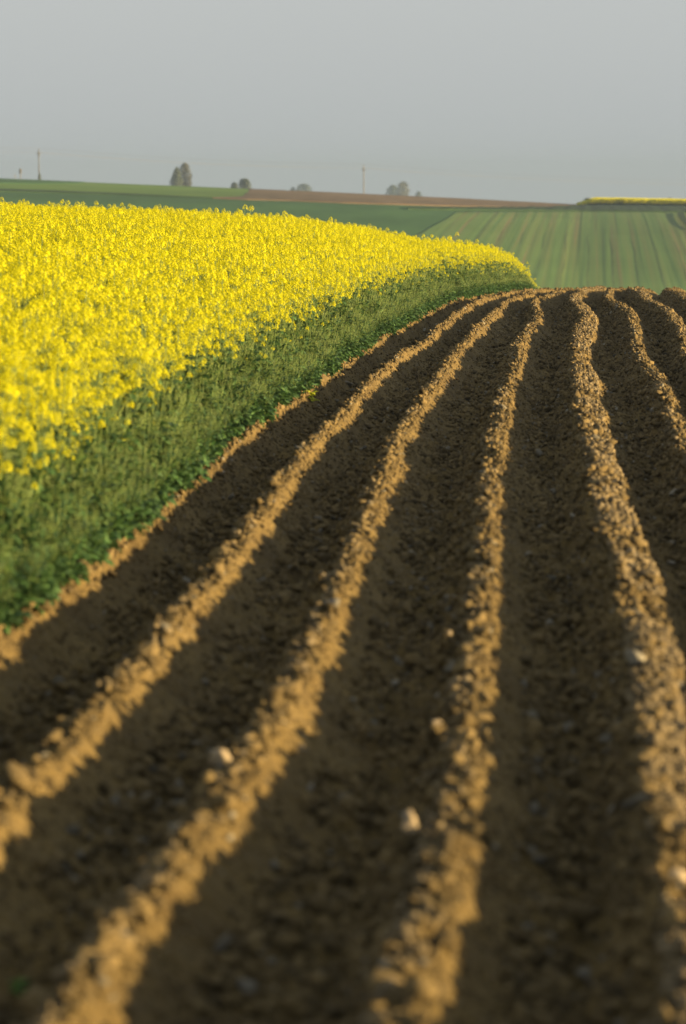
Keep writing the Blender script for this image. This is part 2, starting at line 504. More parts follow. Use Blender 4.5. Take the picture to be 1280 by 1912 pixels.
# ------------------------------------------------------------------ geometry-node scatter
def scatter(name, pts, rot, scl, protos, label=None, cat=None):
    """pts (n,3); one object of kind stuff; protos are meshes wrapped in objects that stay outside the scene"""
    me = bpy.data.meshes.new(name)
    n = len(pts)
    me.vertices.add(n); me.vertices.foreach_set('co', np.asarray(pts, np.float32).ravel())
    a = me.attributes.new('rot', 'FLOAT_VECTOR', 'POINT'); a.data.foreach_set('vector', np.asarray(rot, np.float32).ravel())
    a = me.attributes.new('scl', 'FLOAT_VECTOR', 'POINT'); a.data.foreach_set('vector', np.asarray(scl, np.float32).ravel())
    a = me.attributes.new('vid', 'INT', 'POINT'); a.data.foreach_set('value', rng.integers(0, len(protos), n).astype(np.int32))
    ng = bpy.data.node_groups.new(name, 'GeometryNodeTree')
    ng.interface.new_socket('Geometry', in_out='INPUT', socket_type='NodeSocketGeometry')
    ng.interface.new_socket('Geometry', in_out='OUTPUT', socket_type='NodeSocketGeometry')
    N = ng.nodes; L = ng.links
    gi = N.new('NodeGroupInput'); go = N.new('NodeGroupOutput')
    iop = N.new('GeometryNodeInstanceOnPoints')
    join = N.new('GeometryNodeJoinGeometry')
    for p in protos:
        oi = N.new('GeometryNodeObjectInfo'); oi.inputs['Object'].default_value = p
        oi.inputs['As Instance'].default_value = True
        L.new(oi.outputs['Geometry'], join.inputs[0])
    def att(nm, ty):
        q = N.new('GeometryNodeInputNamedAttribute'); q.data_type = ty; q.inputs['Name'].default_value = nm
        return q.outputs[0]
    L.new(gi.outputs[0], iop.inputs['Points']); L.new(join.outputs[0], iop.inputs['Instance'])
    iop.inputs['Pick Instance'].default_value = True
    L.new(att('vid', 'INT'), iop.inputs['Instance Index'])
    L.new(att('rot', 'FLOAT_VECTOR'), iop.inputs['Rotation'])
    L.new(att('scl', 'FLOAT_VECTOR'), iop.inputs['Scale'])
    L.new(iop.outputs[0], go.inputs[0])
    o = bpy.data.objects.new(name, me); COL.objects.link(o)
    md = o.modifiers.new('scatter', 'NODES'); md.node_group = ng
    tag(o, label, cat, kind='stuff')
    return o

# ------------------------------------------------------------------ clods and stones
import bmesh
def lump_mesh(name, seed, sub=2, sx=1, sy=1, sz=.75, rough=.22, flat=0, smooth=True):
    r_ = np.random.default_rng(seed)
    bm = bmesh.new(); bmesh.ops.create_icosphere(bm, subdivisions=sub, radius=1)
    V = np.array([v.co for v in bm.verts]); Fc = np.array([[v.index for v in f.verts] for f in bm.faces]); bm.free()
    d = np.ones(len(V))
    for k in range(7):
        ax = r_.normal(size=3); ax /= np.linalg.norm(ax)
        lim = r_.uniform(.55, .92)
        pr = V @ ax * d
        d = np.where(pr > lim, d * lim / np.maximum(pr, 1e-6), d)     # broken facets
    for k in range(5):
        ax = r_.normal(size=3) * r_.uniform(1.5, 5)
        d += rough / (k + 2) * np.sin(V @ ax + r_.uniform(0, 6))
    V = V * d[:, None] * [sx, sy, sz]
    V += r_.normal(size=V.shape) * rough * .08
    return np_mesh(name, V, Fc, smooth)

clod_protos = []
for k in range(17):
    me = lump_mesh('clod_mesh', 100 + k, 2, 1, random.uniform(.8, 1.3), random.uniform(.6, .85), .45, smooth=False)
    me.materials.append(M['clod']); clod_protos.append(bpy.data.objects.new('clod_source', me))
for k in range(1):
    me = lump_mesh('pebble_mesh', 140 + k, 2, 1, 1.2, .6, .15)
    me.materials.append(M['stone'] if k else M['grey_stone']); clod_protos.append(bpy.data.objects.new('pebble_source', me))

def sample_plough(n, ymin, ymax, mode):
    Y = np.exp(rng.uniform(math.log(ymin), math.log(ymax), n)) if mode != 'far' else rng.uniform(ymin, ymax, n)
    rid = rng.integers(0, 9, n)
    # s: mostly on crest and left flank, some in furrow, few on the planed right flank
    u = rng.random(n)
    s = np.where(u < .55, -.10 + .060 * rng.normal(size=n), np.where(u < .75, -.12 - .2 * rng.random(n), rng.uniform(.36, .62, n)))
    s = np.where((rid == 4) & (u < .55), rng.uniform(-.16, .13, n), s)
    s = np.where((rid == 6) & (u < .55), rng.uniform(-.17, .15, n), s)
    t = rid + s
    ok = (t > -.14) & (t < 9)
    Y = Y[ok]; t = t[ok]
    X = X_of(t, Y)
    vis = (np.abs(X) < .125 * Y + .9)
    return X[vis], Y[vis], t[vis]

P, Ro, Sc = [], [], []
for (n, a, b, smin, smax, pw) in ((42000, 5.6, 26, .004, .020, 2.0), (46000, 15, 76, .006, .024, 2.0), (15000, 5.6, 76, .014, .040, 2.0), (20000, 45, 80, .010, .030, 1.6), (1500, 5.6, 60, .024, .052, 1.6)):
    X, Y, t = sample_plough(n, a, b, 'far' if a == 45 else 'log')
    sz = smin + (smax - smin) * rng.random(len(X)) ** pw
    Z = soil_z(t, Y, X) + sz * .35
    P.append(np.stack([X, Y, Z], 1)); Ro.append(rng.uniform(-3.1, 3.1, (len(X), 3)) * [.25, .25, 1]); Sc.append(sz[:, None] * rng.uniform(.8, 1.25, (len(X), 3)))
n = 60000
Y = np.exp(rng.uniform(math.log(5.6), math.log(60), n)); t = rng.integers(0, 8, n) + rng.uniform(.22, .86, n); X = X_of(t, Y)
k_ = (np.abs(X) < .125 * Y + .9) & (fbm(X * 2.2, Y * 1.6, 88, 3) > -.08); X, Y, t = X[k_], Y[k_], t[k_]
sz = (.009 + .022 * rng.random(len(X)) ** 2.0)
P.append(np.stack([X, Y, soil_z(t, Y, X) + sz * .45], 1)); Ro.append(rng.uniform(-3.1, 3.1, (len(X), 3)) * [.4, .4, 1]); Sc.append(sz[:, None] * rng.uniform(.75, 1.35, (len(X), 3)))
for (n, a, b, s0, s1) in ((70000, 5.6, 30, .004, .013), (70000, 18, 76, .006, .017)):
    Y = np.exp(rng.uniform(math.log(a), math.log(b), n)); t = rng.uniform(-.12, 8.6, n); X = X_of(t, Y)
    k_ = np.abs(X) < .125 * Y + .9; X, Y, t = X[k_], Y[k_], t[k_]
    sz = s0 + (s1 - s0) * rng.random(len(X)) ** 1.7
    P.append(np.stack([X, Y, soil_z(t, Y, X) + sz * .25], 1)); Ro.append(rng.uniform(-3.1, 3.1, (len(X), 3)) * [.3, .3, 1]); Sc.append(sz[:, None] * rng.uniform(.8, 1.3, (len(X), 3)))
scatter('soil_clods', np.concatenate(P), np.concatenate(Ro), np.concatenate(Sc), clod_protos)

# paler clods crowd the two broad ridge tops and the left shoulders of the others
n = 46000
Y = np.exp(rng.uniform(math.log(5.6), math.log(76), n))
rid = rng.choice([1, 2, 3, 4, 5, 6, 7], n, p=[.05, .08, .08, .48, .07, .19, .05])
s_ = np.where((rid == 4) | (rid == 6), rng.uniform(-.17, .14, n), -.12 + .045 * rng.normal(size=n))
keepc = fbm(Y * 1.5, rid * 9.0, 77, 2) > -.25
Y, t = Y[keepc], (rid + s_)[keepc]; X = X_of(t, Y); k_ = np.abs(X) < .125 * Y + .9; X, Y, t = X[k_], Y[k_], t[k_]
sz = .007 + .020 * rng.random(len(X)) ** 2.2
pale_protos = []
for k in range(8):
    me = lump_mesh('pale_clod_mesh', 170 + k, 2, 1, random.uniform(.8, 1.3), random.uniform(.6, .95), .4, smooth=False)
    me.materials.append(M['dry_clod']); pale_protos.append(bpy.data.objects.new('clod_source', me))
scatter('pale_clods', np.stack([X, Y, soil_z(t, Y, X) + sz * .45], 1), rng.uniform(-3.1, 3.1, (len(X), 3)) * [.4, .4, 1], sz[:, None] * rng.uniform(.8, 1.25, (len(X), 3)), pale_protos)

def soil_hit(px, py):
    sx, sz = ray(px, py)
    ys = np.linspace(5.5, 78, 9000); xs = sx * ys
    t = t_of(xs, ys)
    h = profile(t, ys)[0] + H_near(xs, ys) + .012
    d = CAM_H + sz * ys - h
    k = int(np.argmax(d < 0)) if (d < 0).any() else int(np.argmin(d))
    return xs[k], ys[k], t[k]

STONES = [  # px, py, width px, proportions (x, y, z), material, turn, label
 (410, 1428, 42, (1, 1, .85), 'stone', 0, 'stone', 'large round pale stone perched on the left edge of the second near ridge'),
 (765, 1556, 34, (1, .9, 1.45), 'stone', 0, 'stone', 'upright pale pointed stone left of the ridge at the bottom centre'),
 (836, 1192, 17, (1, 1, .9), 'stone', 1, 'stone', 'small whitish stone left of the centre ridge, halfway down'),
 (815, 1362, 23, (1, 1, .8), 'stone', 2, 'stone', 'rounded pale stone beside the centre ridge above the pointed one'),
 (625, 1112, 29, (1.1, 1, .7), 'stone', .5, 'stone', 'broad sunlit stone on the crest of the ridge left of centre'),
 (602, 1084, 18, (1, 1, .9), 'stone', 1.5, 'stone', 'small pale stone just behind the broad stone left of centre'),
 (513, 1336, 32, (.9, 1, .85), 'clod', 1.1, 'clod', 'round sunlit clod on the second near ridge above the large round stone'),
 (206, 1728, 30, (1, 1, .9), 'stone', 2.2, 'stone', 'pale stone on the left edge of the ridge near the bottom left corner'),
 (1264, 1645, 42, (1, 1, 1), 'stone', .3, 'stone', 'big pale stone on the broad ridge at the lower right border'),
 (1232, 1562, 34, (1, 1, .8), 'clod', .9, 'clod', 'sunlit clod on the left edge of the broad ridge at the lower right'),
 (52, 1166, 30, (1.1, 1, .7), 'clod', .2, 'clod', 'sunlit clod at the left border below the green rape plants'),
 (127, 1106, 17, (1, 1, .9), 'clod', 2.6, 'clod', 'small orange clod close under the rape plants at the left'),
 (131, 1309, 20, (1, 1, .8), 'stone', 1.9, 'stone', 'pale stone at the back edge of the leftmost near ridge'),
 (604, 712, 22, (1.2, .5, 1.0), 'clod', .6, 'clod', 'upturned plate of soil casting a dark hollow beside the rape edge'),
 (648, 716, 22, (.55, 1.9, .5), 'grey_stone', .5, 'stone', 'long grey slab lying in the first furrow below the rape edge'),
 (628, 748, 15, (.8, 1.1, .6), 'grey_stone', .7, 'stone', 'rounded grey stone in the first furrow nearest the yellow weed'),
 (658, 733, 13, (1.2, .9, .55), 'grey_stone', -.2, 'stone', 'flat grey stone just below the long slab in the first furrow'),
 (1122, 745, 13, (1, 1, .8), 'clod', .5, 'clod', 'clod leaning on the right side of the broad cloddy ridge'),
 (1209, 1226, 18, (1, 1, .9), 'stone', .5, 'stone', 'bright small stone in the middle of the broad cloddy ridge'),
 (1002, 577, 7, (1.2, 1, .8), 'stone', .5, 'stone', 'tiny white stone beside the bend of the ridge close to the brow'),
 (925, 1588, 20, (.5, 2.2, .5), 'grey_stone', .12, 'stone', 'narrow grey stone lying lengthwise on the shaded flank at lower centre'),
 (1095, 1862, 46, (1.2, .9, .6), 'grey_stone', .4, 'stone', 'broad dim grey stone in the furrow at the bottom right'),
 (690, 1350, 34, (1.2, .9, .7), 'grey_stone', .9, 'stone', 'shaded grey stone in the middle of the centre furrow'),
 (135, 1632, 34, (1.2, 1, .6), 'grey_stone', 1.4, 'stone', 'dim grey stone in the furrow at the lower left'),
 (286, 1506, 34, (1.3, 1, .5), 'grey_stone', .2, 'stone', 'flat dim stone in the furrow left of the large round stone'),
]
HEAPS = []
for i, (px, py, w, pr, mt, rz, cat, lab) in enumerate(STONES):
    X, Y, t = soil_hit(px, py)
    w *= 1.05 if i in (0, 1) else .85
    up = i in (0, 1, 2, 3, 5, 7, 9)
    if up:                                   # sits up in the sun on a heap of clods beside the crest
        X, Y = hit(px, py, -.012); t = float(t_of(np.array([X]), np.array([Y]))[0])
    r_ = w / 2 * Y / F * 1.05
    me = lump_mesh(cat, 300 + i, 3, pr[0], pr[1], pr[2], .16 if cat == 'stone' else .3)
    me.transform(__import__('mathutils').Matrix.Scale(r_, 4))
    o = add_obj('field_stone' if cat == 'stone' else 'soil_clod', me, M[mt])
    z = float(soil_z(np.array([t]), np.array([Y]), np.array([X]))[0])
    zc = z + r_ * pr[2] * .45
    if up:
        zc = max(zc, float(H_near(X, Y)) + .012)
        m_ = 60; hgt = max(zc - r_ * .6 - z, .01); qh = rng.random(m_) ** .8; an = rng.uniform(0, 6.28, m_)
        rad = (r_ * .9 + .06 * (1 - qh)) * np.sqrt(rng.random(m_))
        HEAPS.append(np.stack([X + np.cos(an) * rad, Y + np.sin(an) * rad * 1.3, z + hgt * qh], 1))
    o.location = (X, Y, zc); o.rotation_euler = (0, 0, rz)
    tag(o, lab, cat)

hp = np.concatenate(HEAPS)
scatter('clod_heaps', hp, rng.uniform(-3.1, 3.1, hp.shape), np.repeat(rng.uniform(.012, .026, (len(hp), 1)), 3, 1), clod_protos[:12])

# ------------------------------------------------------------------ rape plants
class MB:
    def __init__(s): s.V = []; s.F = []; s.n = 0
    def add(s, V, Fc):
        s.V.append(np.asarray(V, float)); s.F.append(np.asarray(Fc, int) + s.n); s.n += len(V)
    def mesh(s, name, mat, smooth=True):
        me = np_mesh(name, np.concatenate(s.V), np.concatenate(s.F), smooth); me.materials.append(mat); return me

def tube(mb, pts, r0, r1, k=4):
    pts = np.asarray(pts, float); m = len(pts); V = []
    for i, p in enumerate(pts):
        d = pts[min(i + 1, m - 1)] - pts[max(i - 1, 0)]; d /= np.linalg.norm(d) + 1e-9
        a = np.cross(d, [0.31, .77, .1]); a /= np.linalg.norm(a); b = np.cross(d, a)
        r = r0 + (r1 - r0) * i / (m - 1)
        for j in range(k):
            an = 2 * math.pi * j / k
            V.append(p + r * (math.cos(an) * a + math.sin(an) * b))
    Fc = []
    for i in range(m - 1):
        for j in range(k):
            Fc.append([i * k + j, i * k + (j + 1) % k, (i + 1) * k + (j + 1) % k, (i + 1) * k + j])
    mb.add(V, Fc)

def leaf(mb, base, direc, length, width, droop, r_, wavy=.15):
    """a bent blade, 3 segments of 2 quads with wavy margins"""
    d = np.array([direc[0], direc[1], 0.]); d /= np.linalg.norm(d); side = np.array([-d[1], d[0], 0])
    prof = [.12, .75, 1.0, .72, .05]; V = []
    z = 0.; p = np.array(base, float); el = direc[2]
    seg = length / 4
    for i, w in enumerate(prof):
        cup = width * w * .22
        jit = r_.normal() * wavy * width
        V += [p - side * width * w * .5 + [0, 0, cup + jit], p, p + side * width * w * .5 + [0, 0, cup - jit]]
        p = p + seg * (d * math.cos(el) + np.array([0, 0, math.sin(el)])); el -= droop / 4
    Fc = []
    for i in range(4):
        a = i * 3
        Fc += [[a, a + 1, a + 4, a + 3], [a + 1, a + 2, a + 5, a + 4]]
    mb.add(V, Fc)

def flower(mb, c, nrm, r, r_):
    nrm = nrm / np.linalg.norm(nrm)
    a = np.cross(nrm, [.3, .2, .9]); a /= np.linalg.norm(a); b = np.cross(nrm, a)
    ph = r_.uniform(0, 1.5)
    V = []; Fc = []
    for j in range(4):
        an = ph + j * math.pi / 2
        u = math.cos(an) * a + math.sin(an) * b; w = -math.sin(an) * a + math.cos(an) * b
        up = nrm * r * r_.uniform(.1, .6)
        k = len(V)
        V += [c, c + u * r * .65 - w * r * .42 + up * .5, c + u * r * 1.05 + up, c + u * r * .65 + w * r * .42 + up * .5]
        Fc.append([k, k + 1, k + 2, k + 3])
    mb.add(V, Fc)

def rape_plant(seed, height=1.12, flowers=True, leafy=1.0, nb=6, fsize=1.0):
    """returns meshes (stem, foliage, blossom) of one plant rooted at the origin"""
    r_ = np.random.default_rng(seed)
    st, fo, bl, bu = MB(), MB(), MB(), MB()
    lean = r_.normal(size=2) * .05
    top = np.array([lean[0], lean[1], height])
    P = lambda q: np.array([lean[0] * q * q, lean[1] * q * q, height * q])
    tube(st, [P(q) for q in (0, .25, .5, .75, .97)], .0062, .0022)
    tips = [(top, P(.8), .0)]
    for k in range(nb):
        q = r_.uniform(.42, .78); a = r_.uniform(0, 6.28)
        base = P(q); L = r_.uniform(.10, .17)
        tz = height * (r_.uniform(.80, .99) if nb > 4 else r_.uniform(.62, .99)) if flowers else height * r_.uniform(.7, .95)
        tip = np.array([base[0] + math.cos(a) * L, base[1] + math.sin(a) * L, tz])
        mid = base + (tip - base) * np.array([.62, .62, .42])
        tube(st, [base, mid, tip], .003, .0014, 3)
        tips.append((tip, mid, 1))
    if flowers:
        for tip, mid, _ in tips:
            k_big = r_.random() < .6
            nf = int(r_.integers(15, 24) * fsize); Lr = r_.uniform(.05, .075) * fsize
            for j in range(nf):
                q = (j + .5) / nf
                an = j * 2.4 + r_.uniform(-.3, .3)
                rr = (.010 + .030 * math.sqrt(max(0, 1 - q * q))) * (1 if k_big else .8) * fsize
                c = tip + np.array([math.cos(an) * rr, math.sin(an) * rr, -Lr * (1 - q) + .012])
                nr_ = np.array([math.cos(an), math.sin(an), .35 + q * 1.2])
                flower(bl, c, nr_, r_.uniform(.010, .0135), r_)
            for j in range(3):
                c = tip + np.array([r_.normal() * .003, r_.normal() * .003, .02 + .003 * j])
                V = c + .0045 * np.array([[1, 0, 0], [-.5, .87, 0], [-.5, -.87, 0], [0, 0, 1.8]])
                bu.add(V, [[0, 1, 3, 3], [1, 2, 3, 3], [2, 0, 3, 3]])
            # a few green pods below the blossom
            for j in range(5):
                an = r_.uniform(0, 6.28); z0 = -Lr - .02 - .02 * j
                p0 = tip + np.array([0, 0, z0]) ; p0[:2] += (mid - tip)[:2] * min(1, (-z0) / max(.05, tip[2] - mid[2]))
                p1 = p0 + np.array([math.cos(an) * .03, math.sin(an) * .03, .025])
                tube(st, [p0, p1], .0012, .0009, 3)
    nl = int((7 + 3 * r_.random()) * leafy)
    for k in range(nl):
        q = (k + r_.random()) / nl * .74 + .03
        a = r_.uniform(0, 6.28); big = 1 - q
        leaf(fo, P(q), (math.cos(a), math.sin(a), r_.uniform(.2, .9)), (.07 + .14 * big * r_.uniform(.7, 1.2)) * (1 if flowers else 1.3), (.03 + .08 * big) * (1 if flowers else 1.2), r_.uniform(.6, 1.8), r_)
    for tip, mid, k in tips[1:]:
        a = r_.uniform(0, 6.28)
        leaf(fo, mid, (math.cos(a), math.sin(a), .6), .05, .014, .8, r_)
    res = [st.mesh('stem', M['stem']), fo.mesh('foliage', M['leaf'])]
    if flowers:
        bme = bl.mesh('blossom', M['petal'], False)
        res.append(bme)
        res.append(bu.mesh('bud', M['bud'], False))
    return res

def merge(meshes, name):
    Vs, Fs, Ms, mats, n = [], [], [], [], 0
    for i, me in enumerate(meshes):
        v = np.zeros(len(me.vertices) * 3, np.float32); me.vertices.foreach_get('co', v)
        f = np.zeros(len(me.polygons) * 4, np.int32); me.loops.foreach_get('vertex_index', f)
        Vs.append(v.reshape(-1, 3)); Fs.append(f.reshape(-1, 4) + n); Ms.append(np.full(len(me.polygons), i, np.int32)); n += len(Vs[-1])
        mats.append(me.materials[0])
    out_ = np_mesh(name, np.concatenate(Vs), np.concatenate(Fs), False)
    for m_ in mats: out_.materials.append(m_)
    out_.polygons.foreach_set('material_index', np.concatenate(Ms))
    return out_

full = [rape_plant(500 + k, random.uniform(1.06, 1.20), True, 1.0, random.choice((5, 6, 7))) for k in range(9)]
sparse = [rape_plant(560 + k, (.66, .80, .90, .96, 1.0, 1.02, 1.05)[k], True, 1.3, (1, 1, 1, 2, 2, 3, 3)[k], .50 + .06 * k) for k in range(7)]
green_ = [rape_plant(600 + k, random.uniform(.55, .86), False, 1.9, 5) for k in range(5)]
full_o = [bpy.data.objects.new('rape_source', merge(m_, 'rape_plant_mesh')) for m_ in full]
sparse_o = [bpy.data.objects.new('rape_source', merge(m_, 'rape_plant_mesh')) for m_ in sparse]
green_o = [bpy.data.objects.new('rape_source', merge(m_, 'rape_plant_mesh')) for m_ in green_]

def edge_x(Y):
    return X_of(np.full_like(Y, -.15), Y) + .10 * fbm(Y * 1.1, Y * 0, 201, 3)

def sample_rape(n, ymin, ymax, dmin, dmax=None, power=1.0):
    """uniform in area over the visible wedge"""
    Y = rng.uniform(ymin, ymax, n)
    ex = edge_x(Y)
    left = -.125 * Y - 1.2
    width = ex - left if dmax is None else np.minimum(ex - left, dmax)
    wmax = 20.0 if dmax is None else dmax
    keep = rng.random(n) < np.clip(width, 0, None) / wmax
    Y = Y[keep]; ex = ex[keep]; width = width[keep]
    d = dmin + (width - dmin).clip(0) * rng.random(len(Y)) ** power
    return ex - d, Y, d

def place(X, Y, d, s0):
    n = len(X)
    Z = H_near(X, Y) - .02
    lean = .10 * np.exp(-d / .35)
    rot = np.stack([rng.normal(size=n) * .07, rng.normal(size=n) * .07 + lean, rng.uniform(-3.14, 3.14, n)], 1)
    s = s0 * (1 + .055 * rng.normal(size=n) + .05 * fbm(X / 1.5, Y / 1.5, 211, 2) + .12 * (rng.random(n) > .985))
    return np.stack([X, Y, Z], 1), rot, np.repeat(s[:, None], 3, 1)

# full flowering crop
Xa, Ya, da = sample_rape(78000, 9, 98, .80)
kp = rng.random(len(Xa)) < .03 + .97 * sstep(1.0, 3.3, da) ** 1.2
Xa, Ya, da = Xa[kp], Ya[kp], da[kp]
sa = .86 + .10 * sstep(.6, 1.6, da) - .05 * sstep(3, 8, da)
Pa, Ra, Sa = place(Xa, Ya, da, sa)
# sparser flowering plants in the margin
Xb, Yb, db = sample_rape(24000, 9, 98, .30, 3.0)
Pb, Rb, Sb = place(Xb, Yb, db, .88 + .16 * sstep(.3, .9, db))
# leafy low plants at the very edge
Xc, Yc, dc = sample_rape(28000, 8, 98, -.04, 2.4, 1.3)
Pc, Rc, Sc_ = place(Xc, Yc, dc, .45 + .66 * sstep(-.05, .5, dc))

# the nearest plants in view are things with parts; the rest is the crop as one mass
def in_frame(Pt):
    x, y = Pt[:, 0], Pt[:, 1]
    return np.abs(x) < .119 * y
all_sets = [(Pa, Ra, Sa, full), (Pb, Rb, Sb, sparse), (Pc, Rc, Sc_, green_)]
masks = []
quota = [120, 90, 90]
root_n = 0
for (Pt, Rt, St, kinds), qn in zip(all_sets, quota):
    ok = np.where(in_frame(Pt))[0]
    near = ok[np.argsort(Pt[ok, 1])[:qn]]
    m_ = np.ones(len(Pt), bool); m_[near] = False; masks.append(m_)
    flow = len(kinds[0]) > 2
    for i in near:
        rt = empty('rapeseed_plant', Pt[i]); rt.rotation_euler = Rt[i]; rt.scale = St[i]
        if kinds is full:
            tag(rt, 'tall yellow flowering rape plant in the dense crop at the left border', 'plant', 'flowering rape plants at the left border')
        elif kinds is sparse:
            tag(rt, 'leafy rape plant with few yellow blossoms at the margin of the crop', 'plant', 'sparsely flowering rape plants at the crop margin')
        else:
            tag(rt, 'low green rape plant without blossom at the foot of the crop edge', 'plant', 'low green rape plants along the furrow')
        k = kinds[int(rng.integers(0, len(kinds)))]
        for nm, me in zip(('stem', 'foliage', 'blossom', 'bud'), k):
            p_ = add_obj(nm, me, None, rt)
            if nm in ('foliage', 'blossom', 'bud'): p_['kind'] = 'stuff'
scatter('rapeseed_crop', Pa[masks[0]], Ra[masks[0]], Sa[masks[0]], full_o)
scatter('rapeseed_margin', Pb[masks[1]], Rb[masks[1]], Sb[masks[1]], sparse_o)
scatter('rapeseed_undergrowth', Pc[masks[2]], Rc[masks[2]], Sc_[masks[2]], green_o)

# weeds in the furrows
def weed(px, py, size, lab, mat, seed):
    X, Y, t = soil_hit(px, py)
    z = float(soil_z(np.array([t]), np.array([Y]), np.array([X]))[0])
    r_ = np.random.default_rng(seed)
    rt = empty('weed', (X, Y, z - .01)); tag(rt, lab, 'weed')
    st = MB(); tube(st, [(0, 0, 0), (.004, 0, size * .4), (0, .005, size * .8)], .003, .0015)
    add_obj('stem', st.mesh('weed_stem', M['stem']), None, rt)
    for k in range(11):
        a = k * 2.4; lf = MB()
        leaf(lf, (0, 0, size * (.1 + .06 * k)), (math.cos(a), math.sin(a), r_.uniform(.2, 1.0)), size * r_.uniform(.4, .6), size * .26, 1.2, r_)
        add_obj('leaf', lf.mesh('weed_leaf', mat), None, rt)
M['weed'] = mat_leaf('weed_leaf', (.42, .48, .03), (.60, .62, .05), .35, .5, .2, .1)  # yellow leaves, brightened in place of sunlight that does not reach them
M['weedg'] = mat_leaf('weed_leaf_green', (.10, .20, .04), (.14, .26, .06), .3, .5, .2, .1)
weed(582, 752, .15, 'small yellow green weed growing alone on the first furrow bank', M['weed'], 1)
weed(36, 1872, .07, 'blurred green weed in the bottom left corner furrow', M['weedg'], 2)
weed(824, 1408, .035, 'tiny green sprout left of the centre ridge', M['weedg'], 3)

# ------------------------------------------------------------------ fields on the far slope
def patch(name, cols, off, mat, kind='structure', nr=24, nc=120, relief=0.0):
    """cols: list of (px, py_near, py_far) of the field outline; follows the far slope, with a shallow skirt"""
    pxs = np.linspace(cols[0][0], cols[-1][0], nc)
    cx = [c[0] for c in cols]
    yn = np.interp(pxs, cx, [c[1] for c in cols]); yf = np.interp(pxs, cx, [c[2] for c in cols])
    Vx = np.zeros((nr + 2, nc, 3))
    for j, px in enumerate(pxs):
        Y0 = far_at(px, yn[j]) if yn[j] < 900 else 235.0
        Y1 = far_at(px, yf[j]) if yf[j] > -1 else 590.0
        Y1 = max(Y1, Y0 + .5)
        Yr = np.linspace(Y0, Y1, nr)
        Xr = (px - 640) / 5300 * Yr
        Zr = H(Xr, Yr) + off + relief * fbm((Xr - .088 * Yr) * 1.5, Yr * .008, 301, 2)
        Vx[1:-1, j] = np.stack([Xr, Yr, Zr], 1)
        Vx[0, j] = (Xr[0], Yr[0], Zr[0] - off - .05); Vx[-1, j] = (Xr[-1], Yr[-1], Zr[-1] - off - .05)
    o_ = add_obj(name, np_mesh(name, Vx.reshape(-1, 3), grid_faces(nr + 2, nc)), mat)
    tag(o_, kind=kind)
    return o_
NEAR = 999
patch('striped_field', [(560, NEAR, 560), (700, NEAR, 480), (780, NEAR, 437), (832, NEAR, 408), (850, NEAR, 395.5), (1075, NEAR, 395.5), (1280, NEAR, 396.5), (1600, NEAR, 398)], .10, M['stripe'], nr=70, nc=560, relief=.05)
patch('green_field', [(-250, NEAR, -2), (1020, NEAR, -2)], .06, M['green'], nr=60, nc=200)
patch('light_green_field', [(-250, 353, -2), (0, 357.5, -2), (150, 361.5, -2), (300, 367.5, -2), (395, 371.5, -2), (460, 368, -2), (535, 360, -2)], .12, M['light'])
patch('dark_green_strip', [(-250, 343, -2), (0, 344, -2), (80, 345, -2), (150, 344.5, -2), (165, 342.5, -2)], .18, M['green'])
patch('field_margin', [(-250, 351, 347), (0, 359, 355), (100, 361.5, 358), (230, 365.5, 363), (400, 372, 371)], .22, M['verge'], nr=6)
patch('bare_field', [(395, 371.2, 370), (460, 374, 367.5), (535, 376, -2), (640, 380.5, -2), (800, 385, -2), (1020, 388.8, -2), (1078, 388.8, -2), (1110, 388.5, -2)], .15, M['brown'])
patch('grass_verge', [(760, 392, 389), (900, 393.5, 389), (1020, 395, 388.8), (1075, 396, 385.5), (1280, 397.5, 386), (1600, 399, 388)], .30, M['verge'], nr=16, nc=200, relief=.15)
# a curved wheel track in the striped field at the right border
tr_ = [(1262, 399), (1264, 406), (1269, 414), (1278, 422), (1292, 430)]
V = []
for px, py in tr_:
    Y0 = far_at(px, py)
    for dx in (-.55, .55):
        X0 = (px - 640) / 5300 * Y0 + dx
        V.append((X0, Y0, float(H(X0, Y0)) + .36))
o = add_obj('wheel_track', np_mesh('wheel_track', V, [[2 * i, 2 * i + 1, 2 * i + 3, 2 * i + 2] for i in range(len(tr_) - 1)]), M['verge'])
tag(o, kind='structure')

# far rape strip: plants on the brow
n = 14000
px = rng.uniform(1072, 1420, n); Y = rng.uniform(546, 572, n)
X = (px - 640) / 5300 * Y
gap = (np.abs(px - 1207) < 9) & (rng.random(n) < .6)
X, Y, px = X[~gap], Y[~gap], px[~gap]
Z = H(X, Y) - .02
hs_ = (.9 + .15 * rng.random(len(X))) * np.clip(.35 + (px - 1072) / 45, 0, 1.15) + .08 * fbm(X / 3, Y / 3, 9)
far_protos = []
for k in range(3):
    mb = MB(); r_ = np.random.default_rng(k)
    for j in range(46):
        c = np.array([r_.normal() * .3, r_.normal() * .3, r_.uniform(.55, 1.25)])
        flower(mb, c, np.array([abs(r_.normal()) + .5, r_.normal() - .8, .8]), .085, r_)
    m1 = mb.mesh('far_blossom', M['petal'], False)
    mb = MB()
    for j in range(16):
        a = r_.uniform(0, 6.3)
        leaf(mb, (r_.normal() * .25, r_.normal() * .25, r_.uniform(0, .6)), (math.cos(a), math.sin(a), .6), .35, .14, 1, r_)
    far_protos.append(bpy.data.objects.new('far_rape_source', merge([m1, mb.mesh('far_foliage', M['leaf'])], 'far_rape_mesh')))
scatter('far_rapeseed_strip', np.stack([X, Y, Z], 1), np.stack([X * 0, X * 0, rng.uniform(-3, 3, len(X))], 1), np.stack([hs_, hs_, hs_], 1), far_protos)

# ------------------------------------------------------------------ trees on the horizon
def far_base(px, Y):
    X = (px - 640) / 5300 * Y
    return X, Y, float(H(X, Y))

